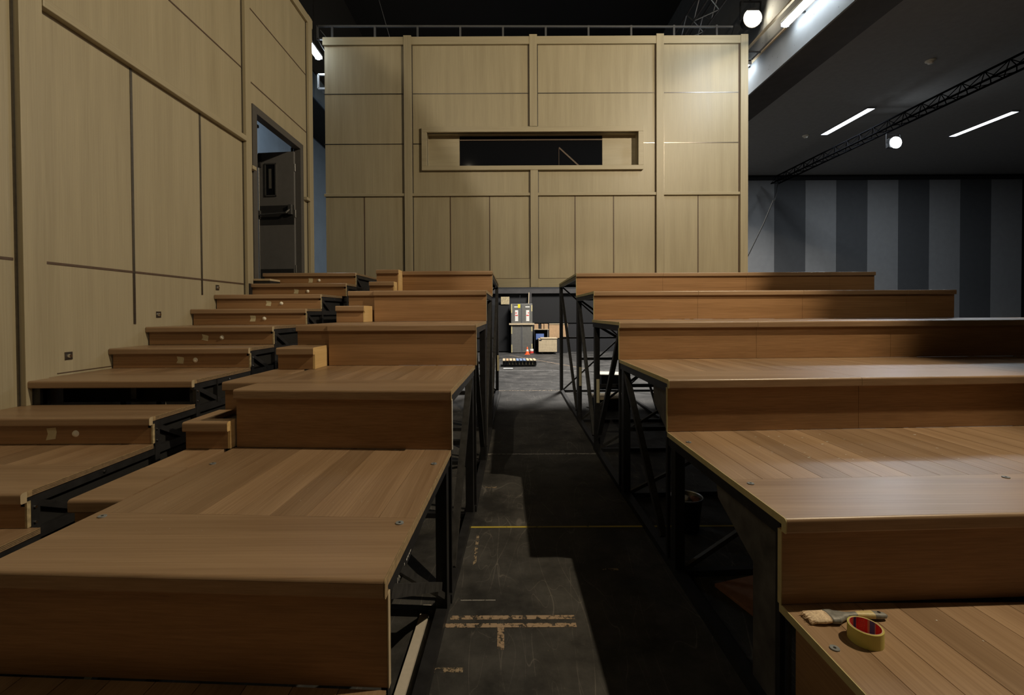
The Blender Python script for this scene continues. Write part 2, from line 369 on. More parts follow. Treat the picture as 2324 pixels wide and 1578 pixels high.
MB().box(-4.5,-3.6,6.7,6.74,4.38,4.42,'door_dark').box(-4.52,-4.48,6.7,6.74,2.1,4.40,'door_dark').box(-4.52,-4.48,5.6,8.6,4.38,4.42,'door_dark').build('outer_frame', dr)

# LED plates on the set wall
for (y, z, l) in ((3.49, 1.333, 'square steel step light plate low on the panelled wall, nearest of the three'),
                  (4.405, 1.645, 'square steel step light plate on the panelled wall, middle of the three'),
                  (5.315, 1.955, 'square steel step light plate on the panelled wall, farthest of the three')):
    t = thing('wall_step_light', l, 'step light', (WX, y, z), group='step lights on the panelled wall')
    MB().box(0, .006, -.030, .030, -.030, .030, 'strip_metal').build('plate', t, .001)
    MB().cyl((.006, 0, 0), (.022, 0, 0), .017, 'chrome', 20, .012).build('lens_ring', t)

# ------------------------------------------------------------------ panelled rear set wall (plane y = 9.6)
WY = 9.6; XL, XR = -3.74, 5.09; ZB, ZT = 2.175, 7.38
wr = struct('wall_rear')
ox0, ox1, oz0, oz1 = -1.60, 2.81, 4.71, 5.41
b = MB()
b.box(XL, ox0, WY, WY+.03, ZB, ZT, 'oak_z').box(ox1, XR, WY, WY+.03, ZB, ZT, 'oak_z').box(ox0, ox1, WY, WY+.03, ZB, oz0, 'oak_z').box(ox0, ox1, WY, WY+.03, oz1, ZT, 'oak_z')
b.build('veneer_panelling', wr)
pil = [(-2.075, -1.915, ZB, 7.42), (.545, .705, 5.53, 7.43), (.555, .715, ZB, 4.62), (3.19, 3.345, ZB, 7.43), (4.945, 5.10, ZB, 7.41)]
for (a0, a1, z0, z1) in pil:
    MB().box(a0, a1, WY-.06, WY, z0, z1, 'oak_z').build('pilaster', wr, .002)
segs = [(XL-.02, -2.075), (-1.915, .545), (.705, 3.19), (3.345, 4.945)]
for (a0, a1) in segs:
    MB().box(a0, a1, WY-.05, WY, 7.235, 7.395, 'oak_x').build('top_rail', wr, .003)
    MB().box(a0, a1, WY-.045, WY, 4.09, 4.15, 'oak_x').build('cornice_rail', wr, .006)
    MB().box(a0, a1, WY-.012, WY, ZB, 2.355, 'oak_x').box(a0, a1, WY-.014, WY, 2.355, 2.365, 'strip_dark').build('base_board', wr)
    for z in (6.235, 5.19):
        if z > 5.5 or a0 < -3 or a0 > 3:
            MB().box(a0, a1, WY-.005, WY, z-.009, z+.009, 'strip_metal').build('joint_strip', wr)
MB().box(-1.915, -1.71, WY-.005, WY, 5.181, 5.199, 'strip_metal').build('joint_strip', wr)
MB().box(2.915, 3.19, WY-.005, WY, 5.181, 5.199, 'strip_metal').build('joint_strip', wr)
for x in (-2.93, -1.125, -.30, 1.495, 2.305, 4.08):
    MB().box(x-.01, x+.01, WY-.005, WY, 2.365, 4.09, 'strip_dark').build('joint_strip', wr)
for (a0, a1, z0, z1) in pil:
    MB().box(a1, a1+.02, WY-.008, WY, z0, min(z1, 7.235), 'strip_metal').build('joint_strip', wr)
    MB().box(a0-.02, a0, WY-.008, WY, z0, min(z1, 7.235), 'strip_dark').build('joint_strip', wr)
# projection window
wn = struct('window_1')
f = MB(); e = .105
for (a0, a1, z0, z1) in ((-1.71, 2.915, oz1-.0, oz1+.11), (-1.71, 2.915, oz0-.09, oz0), (-1.71, ox0, oz0, oz1), (ox1, 2.915, oz0, oz1)):
    f.box(a0, a1, WY-.07, WY, z0, z1, 'oak_x')
f.build('window_frame', wn, .004)
r = MB()
r.box(ox0-.01, ox0, WY, WY+.22, oz0, oz1, 'oak_z').box(ox1, ox1+.01, WY, WY+.22, oz0, oz1, 'oak_z').box(ox0, ox1, WY, WY+.22, oz1, oz1+.01, 'oak_x').box(ox0, ox1, WY, WY+.22, oz0-.01, oz0, 'oak_x')
r.build('reveal', wn)
MB().box(ox0, -.94, WY+.16, WY+.18, oz0, oz1, 'oak_x').build('side_panel', wn)
MB().box(2.105, ox1, WY+.16, WY+.18, oz0, oz1, 'oak_x').build('side_panel', wn)
MB().box(-.94, 2.105, WY+.17, WY+.18, oz0, oz1, 'glass_dark').build('glass_pane', wn)
MB().box(-.94, 2.105, WY+.15, WY+.169, oz1-.10, oz1-.075, 'strip_dark').build('blind_rail', wn)
MB().bar((1.18, WY+.165, oz0+.01), (1.18, WY+.165, oz0+.45), .008, 'strip_dark').bar((1.18, WY+.165, oz0+.45), (1.66, WY+.165, oz0+.01), .008, 'strip_dark', .03).build('blind_stay', wn)
MB().box(XL, XR, WY+.031, WY+.06, ZB, oz0-.03, 'black_cloth').box(XL, XR, WY+.031, WY+.06, oz1+.03, ZT, 'black_cloth').box(ox0-.3, ox1+.3, WY+.25, WY+.27, oz0-.3, oz1+.3, 'black_cloth').build('rear_backing', wr)

# aluminium scaffold behind the rear set wall
sc = thing('scaffold_frame', 'silver square tube framework standing behind the panelled rear wall', 'scaffold', (0, 0, 0))
def frame_bar(p, q, name='tube', w=.035): MB().bar(p, q, w, 'alu' if name == 'side_tube' else 'tube_grey').build(name, sc)  # dimly lit tubes get a darker grey, brightly lit side tubes stay aluminium
frame_bar((-4.04, 10.0, 7.90), (5.0, 10.0, 7.84), 'top_tube')
frame_bar((-4.04, 10.0, 7.62), (-3.4, 10.0, 7.62), 'side_tube'); frame_bar((-4.04, 10.0, 7.60), (-4.04, 10.0, 7.91), 'side_tube')
frame_bar((-3.99, 9.9, 6.50), (-3.99, 9.9, 6.80), 'side_tube', .04)
frame_bar((-3.99, 9.9, 6.80), (-3.6, 9.9, 6.80), 'side_tube', .04); frame_bar((-3.99, 9.9, 6.50), (-3.6, 9.9, 6.50), 'side_tube', .04)
frame_bar((-3.92, 9.95, 6.48), (-3.6, 10.3, 5.9), 'brace', .022); frame_bar((-4.02, 10, 7.58), (-3.72, 10.2, 7.1), 'brace', .018)
frame_bar((-3.98, 10, 7.82), (-3.75, 10.1, 7.55), 'brace', .014)
for i in range(10):
    frame_bar((-3.72+.93*i, 10.0, .0 if i in (0, 9) else 7.2), (-3.72+.93*i, 10.0, 7.88), 'upright', .04)
frame_bar((-3.72, 10, 7.3), (4.65, 10, 7.3), 'lower_tube')

# ------------------------------------------------------------------ lamps of the hall
def tube_lamp(x, y0, y1, z, label):
    t = thing('tube_lamp', label, 'light', (x, (y0+y1)/2, z), group='long white tube lamps')
    h = (y1-y0)/2
    MB().box(-.075, .075, -h, h, .03, .08, 'alu').build('housing', t, .01)
    MB().prism([(-.07,.03),(-.06,-.02),(-.025,-.045),(.025,-.045),(.06,-.02),(.07,.03)], 1, -h+.03, h-.03, 'tube_white', True).build('diffuser', t)
    MB().box(-.078, .078, -h, -h+.03, -.03, .07, 'alu').build('end_cap', t)
    MB().box(-.078, .078, h-.03, h, -.03, .07, 'alu').build('end_cap', t)
    for yy in (-h*.6, h*.6):
        if x > 0: MB().box(.05, .20, yy-.02, yy+.02, .05, .075, 'steel_black').build('bracket', t)
        else: MB().box(-.012, .012, yy-.012, yy+.012, .08, 11.5-z, 'steel_black').build('hanger', t)
tube_lamp(5.42, 7.3, 8.85, 7.14, 'long white tube lamp beside the concrete beam at the top edge')
tube_lamp(5.42, 10.15, 11.6, 7.14, 'white tube lamp beside the concrete beam, half hidden by the rear wall')
tube_lamp(-4.13, 8.9, 10.3, 7.37, 'glowing white tube lamp in the gap between the two panelled walls')
rl = thing('lamp_rail', 'thin tan suspended rail running along the concrete beam', 'rail')
MB().bar((5.25, 3, 7.28), (5.25, 15, 7.28), .05, 'plywood', .03).build('rail_profile', rl)
for y in (6, 9.95, 13): MB().bar((5.25, y, 7.28), (5.6, y, 7.26), .03, 'steel_black').build('bracket', rl)
def recessed(x, y0, y1, label):
    t = thing('ceiling_light', label, 'light', (x, (y0+y1)/2, 7.24), group='recessed strips in the grey ceiling'); h = (y1-y0)/2
    MB().box(-.12, -.10, -h, h, -.04, 0, 'alu').box(.10, .12, -h, h, -.04, 0, 'alu').box(-.12, .12, -h-.02, -h, -.04, 0, 'alu').box(-.12, .12, h, h+.02, -.04, 0, 'alu').build('frame', t)
    MB().box(-.10, .10, -h, h, -.02, -.005, 'panel_white').build('diffuser', t)
recessed(10.12, 12.6, 14.45, 'long lit ceiling strip left of the bright floodlight')
recessed(14.36, 12.85, 14.65, 'long lit ceiling strip right of the bright floodlight')
def detector(x, y, label):
    t = thing('smoke_detector', label, 'detector', (x, y, 7.24)); MB().lathe([(0,-.07),(.05,-.07),(.06,-.05),(.06,-.03),(.10,-.02),(.10,0)], (0,0,0), 'white_plastic').build('dome', t)
detector(9.57, 10.27, 'small round detector on the grey ceiling, nearer one'); detector(9.64, 14.6, 'small round detector on the grey ceiling, farther one')
# dark lighting truss under the right ceiling
tr = thing('lighting_truss', 'dark triangular lattice truss hanging under the right ceiling', 'truss', (10.5, 0, 6.58))
ch = [(-.14, 0), (.14, 0), (0, .26)]
for (cx, cz) in ch: MB().cyl((cx, 5, cz), (cx, 17.7, cz), .026, 'truss_black', 8).build('chord', tr)
lc = MB(); y = 5.0; k = 0
while y < 17.6:
    for (a, c) in ((0, 2), (1, 2), (0, 1)):
        A, B2 = (ch[a], ch[c]) if k % 2 else (ch[c], ch[a]); lc.cyl((A[0], y, A[1]), (B2[0], y+.25, B2[1]), .010, 'truss_black', 6)
    y += .25; k += 1
o = lc.build('lacing', tr)
fl = thing('floodlight', 'blazing white floodlight hung from the dark truss', 'floodlight', (10.80, 12.6, 6.27))
MB().box(-.17, .17, .02, .14, -.13, .13, 'steel_black').build('housing', fl, .02)
MB().lathe([(.0, .02), (.15, .02), (.16, 0), (0, 0)], (0, 0, 0), 'flood_white', 28).build('lens', fl).rotation_euler = (R(90), 0, 0)
MB().bar((-.19, .08, 0), (-.19, .08, .26), .02, 'steel_black').bar((.19, .08, 0), (.19, .08, .26), .02, 'steel_black').bar((-.19, .08, .26), (.19, .08, .26), .02, 'steel_black').build('yoke', fl)
fl = thing('stage_lamp', 'glaring warm stage lamp hung above the right end of the rear wall', 'stage lamp', (5.38, 9.88, 7.97))
MB().cyl((0, .02, 0), (0, .30, .04), .20, 'steel_black', 20, .12).build('housing', fl)
MB().cyl((0, 0, 0), (0, .02, 0), .19, 'flood_warm', 24).build('lens', fl)
MB().bar((-.22, .1, 0), (-.22, .1, .4), .025, 'steel_black').bar((.22, .1, 0), (.22, .1, .4), .025, 'steel_black').bar((-.22, .1, .4), (.22, .1, .4), .025, 'steel_black').bar((0, .1, .4), (0, .1, 3.5), .03, 'steel_black').build('yoke', fl)
# unseen flag added to cut the diagonal shadow on the rear wall
fg = thing('added_shadow_flag', 'black metal flag hung beside the lamp behind the camera', 'flag', (0, 0, 0))
def toward(x, z, k): return FRONT.lerp(Vector((x, 9.6, z)), k)
pts = [(-7.5, 11.6), (-3.72, 7.75), (-2.07, 6.5), (-.9, 4.8), (-.3, 3.6), (-.3, -1.0), (-7.5, -1.0)]
def blade(pts):
    n = len(pts)
    MB().add([toward(x, z, .12) for x, z in pts]+[toward(x, z, .1215) for x, z in pts], [tuple(range(n-1, -1, -1)), tuple(range(n, 2*n))]+[(i, (i+1) % n, n+(i+1) % n, n+i) for i in range(n)], 'cable_black').build('blade', fg)
blade(pts)
a_ = toward(-2.0, 6.4, .12); MB().cyl(a_, (a_.x, a_.y, 11.5), .012, 'steel_black').build('hanging_rod', fg)
a_ = toward(-7.5, 11.6, .12); MB().cyl(a_, (a_.x, a_.y, 11.5), .012, 'steel_black').build('hanging_rod', fg)
ls = thing('added_shade_board', 'added unseen black board that shades the right ends of the tiers', 'shield', (5.4, 2.9, 6.3))  # added out of view to block the key lamp there
MB().box(-.225, .18, -1.0, .32, 0, .01, 'cable_black').build('board', ls)
MB().bar((.15, -.9, .01), (.22, -.9, .32), .02, 'steel_black').build('bracket', ls); MB().bar((.15, .25, .01), (.22, .25, .32), .02, 'steel_black').build('bracket', ls)
# overhead rigging beside that lamp
rg = thing('rigging_truss', 'dark overhead rigging truss beside the warm stage lamp', 'truss', (4.6, 11, 8.35))
for (cx, cz) in ((-.2, 0), (.2, 0), (-.2, .4), (.2, .4)): MB().cyl((cx, -4, cz), (cx, 5, cz), .022, 'steel_worn', 8).build('chord', rg)
lc = MB()
for i in range(22):
    y = -4+i*.4; s_ = 1 if i % 2 else -1
    lc.cyl((-.2, y, .2-.2*s_), (-.2, y+.4, .2+.2*s_), .012, 'alu', 6).cyl((.2, y, .2-.2*s_), (.2, y+.4, .2+.2*s_), .012, 'alu', 6).cyl((-.2*s_, y, 0), (.2*s_, y+.4, 0), .012, 'alu', 6)
lc.build('lacing', rg)
def wire(pts, r, name, label, cat, mat='cable_black', grp=None):
    m = MB()
    for a, c in zip(pts, pts[1:]): m.cyl(a, c, r, mat, 6)
    return tag(m.build(name), label, cat, grp)
wire([(8.26, 14, 5.04), (7.95, 14, 4.3), (7.42, 14, 3.22), (7.1, 14, 2.2), (7.0, 14, 0)], .018, 'hanging_cable', 'black cable slanting down beside the right edge of the rear wall', 'cable')
wire([(10.45, 17.4, 6.56), (9.78, 16.4, 5.85), (9.0, 15.2, 5.32), (8.30, 14, 5.04)], .018, 'hanging_cable', 'black cable sagging from the far end of the lattice truss', 'cable')
wire([(-2.95, 10.6, 9.2), (-2.5, 10.6, 7.6)], .006, 'rigging_wire', 'thin steel wire above the left half of the rear wall', 'wire', 'alu')

# ------------------------------------------------------------------ seating tiers
ROUND = [(math.cos(t), math.sin(t)) for t in [R(90+18*i) for i in range(6)]]
def nosing_profile(d, thick=.055, board=.028, over=.03, r=.013):
    """y,z profile of a board with a rounded front lip; top at z=0"""
    p = [(d, 0)]
    p += [(-over+r+r*c, -r+r*s_) for (c, s_) in ROUND]
    p += [(-over+r-r*c*0-r, -thick+.006), (-over+.004, -thick), (-.002, -thick), (-.002, -board), (d, -board)]
    return p
def deck(mbx, x0, x1, y0, y1, board, joints, side=None):
    pass
def plug(parent, x, y, z):
    MB().cyl((x, y, z-.002), (x, y, z+.0035), .0145, 'plug_grey', 18).cyl((x, y, z+.003), (x, y, z+.0042), .0045, 'black_gap', 8).build('screw_cap', parent, label='round grey screw cap')
def tier(name, label, X, Y, z, width, depth, sx, sk, ex, joint0, skn=None, board=.37, plugs=(), near=False, rise=.34, brace='back', back_post=False, grp='', ys=1.0, gus=None, tape='masking_tape', rows=3):
    """sx=+1 grows to the right of the aisle, -1 to the left. local x from the aisle edge, local y into depth, z=0 at tread top"""
    t = thing(name, label, 'seating tier', (X, Y, 0), group=grp)
    skn = sk if skn is None else skn
    tf = lambda v: (v[0]+v[1]*ex, v[1]+v[0]*(sk+(skn-sk)*max(0, v[1])/depth), v[2])
    M = lambda: MB(tf)
    js = [0.0]; x = joint0
    while x < width-.05: js.append(x); x += 1.27
    js.append(width)
    for a, c in zip(js, js[1:]):
        m = M(); m.prism([(p[0], z+p[1]) for p in nosing_profile(board)], 0, sx*(a+.0015), sx*(c-.0015), 'deck_x', capmat='plywood'); m.build('front_board', t)
        M().box(sx*(a+.0012), sx*(c-.0012), 0, .018, z-rise+.002, z-.052, 'riser_x').build('riser_panel', t)
    m = M(); m.box(0, sx*width, board, depth, z-.028, z-.008, 'black_gap')
    x = 0.0; i = 0
    while x < width-.001:
        x2 = min(x+.142, width); m.box(sx*(x+.0012), sx*(x2-.0012), board+.002, depth, z-.026, z-.0005, 'deck_y'); x = x2
    m.build('planks', t)
    # taped ply edges facing the aisle
    m = M(); m.prism([(p[0]-.001 if p[0] < .1 else p[0], z+p[1]*1.0+.0005) for p in nosing_profile(board, .057, .030)], 0, -sx*.004, 0, tape)
    m.box(-sx*.004, 0, board, depth, z-.030, z, tape).build('deck_edge', t, label='taped pale edge of the deck')
    M().box(-sx*.004, 0, -.001, .020, z-rise, z-.055, ('paper' if abs(z-1.215) < .01 else 'plywood') if sx < 0 else tape).build('riser_edge', t, label='pale plywood edge of the riser')
    # steel under the deck
    w_ = .05
    M().box(sx*.004, sx*(.04), .02, depth, z-.085, z-.030, 'steel_black').build('top_rail', t)
    M().box(sx*.004, sx*(.064), .0, depth+(.0), .0, .05, 'steel_black').build('base_rail', t)
    M().box(sx*.006, sx*.026, .020, .05, .04, z-.06, 'steel_black').build('front_post', t)
    M().box(sx*.004, sx*.064, depth-.12, depth-.05, .05, z-.085, 'steel_black').build('post', t)
    xs = [sx*p for p in (1.27, 2.54, 3.81, 5.08) if p < width]
    for xx in xs:
        M().box(xx-.025, xx+.025, depth-.12, depth-.07, 0, z-.03, 'steel_black').build('post', t)
    # transverse frame at the rear of the bay: rails and crossed braces
    yy = depth-.10
    fb = M(); fb.box(sx*.06, sx*width, yy-.02, yy+.02, .0, .04, 'steel_black').build('cross_rail', t); fb = M(); fb.box(sx*.06, sx*width, yy-.02, yy+.02, z-.075, z-.03, 'steel_black')
    fb.build('cross_rail', t); fb = M()
    if z > 1.1: fb.box(sx*.06, sx*width, yy-.018, yy+.018, z*.5-.018, z*.5+.018, 'steel_black')
    if z > 1.1: fb.build('cross_rail', t)
    L_ = [0.0]+[abs(q) for q in xs]
    for a, c in zip(L_, L_[1:]):
        h0, h1 = (.04, z*.5) if z > 1.1 else (.04, z-.08)
        M().bar((sx*(a+.06), yy, h0), (sx*(c-.03), yy, h1), .028, 'steel_worn').build('cross_brace', t)
        if z > 1.1: M().bar((sx*(a+.06), yy, z-.08), (sx*(c-.03), yy, z*.5), .028, 'steel_worn').build('cross_brace', t)
    # inclined brace in the aisle face
    if brace == 'back':
        M().bar((sx*.03, depth-.10, z-.10), (sx*.03, .16, .12), .04, 'steel_worn', .045, up=(1, 0, 0)).build('brace', t)
    elif brace == 'front':
        M().bar((sx*.03, .08, z-.10), (sx*.03, depth-.25, .25), .04, 'steel_worn', .045, up=(1, 0, 0)).build('brace', t)
        if z < 1: M().bar((sx*.10, .30, z-.12), (sx*.03, depth-.12, .12), .03, 'steel_worn').build('brace', t)
    # longitudinal brace deeper under the deck
    M().bar((sx*1.27, .1, .08), (sx*1.27, depth-.1, z-.12), .03, 'steel_worn').build('inner_brace', t)
    M().box(sx*1.25, sx*1.29, .03, depth, .0, .045, 'steel_black').build('inner_rail', t)
    for (px_, py_) in plugs: plug(t, px_-X, py_-Y, z)
    if back_post:
        M().box(sx*.004, sx*.054, depth-.03, depth+.02, .05, z-.03, 'steel_black').build('post', t)
    if gus:   # dark plate screwed to the aisle face under the deck front
        if gus == 'full': poly = [(.02, z-.086), (.62, z-.086), (.60, .70), (.27, .55), (.27, .05), (.02, .05)]
        else: poly = [(.02, z-.035), (.40, z-.035), (.40, z-.22), (.02, z-.42)]
        m = M(); m.prism(poly, 0, sx*.040, sx*.052, 'gusset'); m.build('side_plate', t)
    return t

G = 'right-hand seating tiers'
right = [
 (1, 1.09, 6.90, 2.235, 4.53, 2.58, .004, .020, 1.31, 'topmost wooden tier of the right-hand block, farthest from the aisle floor', ()),
 (2, 1.07, 5.45, 1.895, 4.38, 1.45, .015, .012, 1.25, 'second highest wooden tier of the right-hand block, its right end in view', ()),
 (3, 1.04, 4.13, 1.555, 7.0, 1.32, .035, .010, 1.27, 'middle wooden tier of the right-hand block, level with the eye', ()),
 (4, 1.045, 2.915, 1.215, 6.0, 1.215, .045, .0, 1.27, 'second lowest full tier on the right, tan taped edge and planked top', ()),
 (5, 1.045, 1.71, .875, 5.0, 1.205, .040, .0, 3.0, 'planked wooden tier at right with light paint flecks and screw caps', ((1.10, 2.03), (1.085, 2.68), (2.31, 2.09))),
]
br = {1: 'back', 2: 'back', 3: 'front', 4: 'back', 5: 'none'}
for (k, X, Y, z, wd, dp, sk, ex, j0, lab, pl) in right:
    tier('seating_tier', lab, X, Y, z, wd, dp, 1, sk, ex, j0, skn={1: 0, 2: .004, 3: .015, 4: .035, 5: .045}[k], plugs=pl, brace=br[k], grp=G, back_post=(k == 1), gus={4: 'small', 5: 'full'}.get(k))
G = 'left-hand seating tiers'
left = [
 (1, -.17, 6.43, 2.235, 1.28, 3.02, 0.0, .016, 9, 'topmost wooden tier of the left-hand block', ()),
 (2, -.20, 5.02, 1.895, 1.24, 1.41, -.012, .02, 9, 'second highest wooden tier of the left-hand block', ()),
 (3, -.235, 3.74, 1.555, 1.22, 1.28, -.018, .025, 9, 'middle wooden tier of the left-hand block', ()),
 (4, -.302, 2.555, 1.215, 1.255, 1.185, -.06, .045, 9, 'second lowest full tier on the left, white strip on its riser edge', ()),
 (5, -.352, 1.335, .875, 1.26, 1.22, -.05, .035, 9, 'nearest full wooden tier at bottom left with wide front board', ((-.39, 1.665), (-1.545, 1.733), (-1.51, 2.34), (-.365, 2.32))),
]
br = {1: 'back', 2: 'back', 3: 'front', 4: 'back', 5: 'front'}
for (k, X, Y, z, wd, dp, sk, ex, j0, lab, pl) in left:
    t = tier('seating_tier', lab, X, Y, z, wd, dp, -1, sk, ex, j0, skn={1: 0, 2: 0, 3: -.012, 4: -.018, 5: -.06}[k], plugs=pl, brace=br[k], grp=G, back_post=(k == 1), tape='ply_edge')
    # narrow return of the deck toward the stairs
    ext = {5: (-1.83, 1.92, 2.62), 4: (-1.80, 2.92, 3.86), 3: (-1.73, 3.80, 5.05), 2: (-1.73, 5.06, 6.4), 1: (-1.70, 6.46, 9.3)}[k]
    xa = ext[0]-X; xb = -wd-.001-(.03 if k < 4 else .05); ya, yb = ext[1]-Y, ext[2]-Y
    m = MB(); m.prism([(p[0]+ya, z-.001+p[1]) for p in nosing_profile(min(.37, yb-ya-.05))], 0, xa, xb+.06, 'deck_x')
    m.box(xa, xb+.05, ya+.372, yb, z-.027, z-.002, 'deck_y'); m.build('side_deck', t)
    MB().box(xa, xa+.018, ya+.02, yb, z-.34, z-.03, 'side_y').box(xa, xb+.03, ya+.002, ya+.018, z-.338, z-.052, 'riser_x').build('side_riser', t)
    MB().box(xa+.02, xa+.06, ya+.05, ya+.09, 0, z-.03, 'steel_black').build('post', t)
# half-step boxes
def step_box(X0, X1, Y0, Y1, z, h, label, notch=False):
    t = thing('step_box', label, 'step', (X0, Y0, 0), group='small half-height step boxes on the left block')
    w_, d_ = X1-X0, Y1-Y0
    if notch:
        MB().prism([(p[0], z+p[1]) for p in nosing_profile(.06)], 0, 0, w_, 'deck_x', capmat='pale_pine').box(0, .09, .06, d_, z-.028, z, 'deck_y').box(.09, w_, .06, d_, z-.06, z-.035, 'gusset').build('tread', t)
    else:
        MB().prism([(p[0], z+p[1]) for p in nosing_profile(d_)], 0, 0, w_, 'deck_x', capmat='pale_pine').build('tread', t)
    MB().box(0, w_-.016, 0, .018, z-h+.001, z-.05, 'riser_x').box(0, .016, .018, d_, z-h+.001, z-.028, 'side_y').build('riser', t)
    MB().box(w_-.015, w_+.001, .0, d_, z-h+.001, z-.028, 'pale_pine').build('side_board', t, label='pale raw wood side')
step_box(-1.83, -1.575, 2.60, 2.91, 1.035, .16, 'low step box with a notched open top beside the nearest left tier', True)
step_box(-1.76, -1.475, 3.53, 3.78, 1.385, .17, 'step box with a pale wooden side on the second lowest left tier')
step_box(-1.75, -1.455, 4.74, 5.01, 1.725, .17, 'step box with a pale wooden side on the middle left tier')
step_box(-1.79, -1.46, 6.05, 6.20, 2.065, .17, 'lower of the two farthest step boxes near the top left tier')
step_box(-1.74, -1.435, 6.21, 6.42, 2.238, .34, 'upper of the two farthest step boxes near the top left tier')

# lowest decks under the camera's feet
t = thing('seating_tier', 'lowest planked deck at bottom right carrying the paint brush', 'seating tier', (1.045, 1.72, 0))
m = MB(); x = 0.0
m.box(0, 3, -1.0, 0, .505, .525, 'black_gap')
while x < 3: m.box(x+.0012, x+.1408, -1.0, -.001, .508, .5345, 'deck_y'); x += .142
m.build('planks', t)
MB().box(-.004, 0, -1.0, 0, .505, .535, 'masking_tape').build('deck_edge', t, label='taped pale edge of the deck')
MB().box(.022, .04, -1.0, -.06, .02, .505, 'side_y').build('side_board', t)
MB().box(.04, .09, -.10, -.05, 0, .505, 'steel_black').box(2.9, 2.95, -.10, -.05, 0, .505, 'steel_black').build('post', t)
plug(t, 1.083-1.045, 1.485-1.72, .535)
t = thing('seating_tier', 'lowest wooden deck peeking in at the bottom left corner', 'seating tier', (-.354, 1.33, 0))
m = MB(lambda v: (v[0], v[1]-.05*v[0], v[2])); x = 0.0
m.box(-1.7, 0, -1.0, 0, .505, .525, 'black_gap')
while x < 1.69: m.box(-x-.0012, -x-.1408, -1.0, -.001, .508, .5345, 'deck_y'); x += .142
m.build('planks', t)
MB().box(-.08, -.03, -.10, -.05, 0, .505, 'steel_black').box(-1.65, -1.6, -.10, -.05, 0, .505, 'steel_black').build('post', t)

# flecks of paint on decks (stuff: nobody could count)
fk = MB(); rnd = random.Random(3)
def fleck(x, y, z, r):
    n = 6; a0 = rnd.random()*6
    vs = [(x, y, z+.0012)]+[(x+r*rnd.uniform(.4, 1.2)*math.cos(a0+i*6.283/n), y+.7*r*rnd.uniform(.4, 1.2)*math.sin(a0+i*6.283/n), z+.0006) for i in range(n)]
    fk.add(vs, [(0, 1+i, 1+(i+1) % n) for i in range(n)], 'paper')
for i in range(40): fleck(rnd.uniform(1.3, 2.6), rnd.uniform(2.3, 2.88), .875, rnd.choice((.003, .004, .006, .009)))
for i in range(5): fleck(rnd.uniform(1.3, 2.0), rnd.uniform(1.5, 1.68), .535, .004)
for i in range(34): fleck(rnd.uniform(-1.4, -.40), rnd.uniform(1.6, 2.5), .875, rnd.choice((.0015, .002, .003)))
fleck(-.62, 2.56, .875, .010)
for i in range(12): fleck(rnd.uniform(-1.4, -.4), rnd.uniform(2.9, 3.6), 1.215, .004)
o = tag(fk.build('paint_flecks'), 'scattered whitish paint flecks on the wooden decks', 'paint flecks'); o['kind'] = 'stuff'

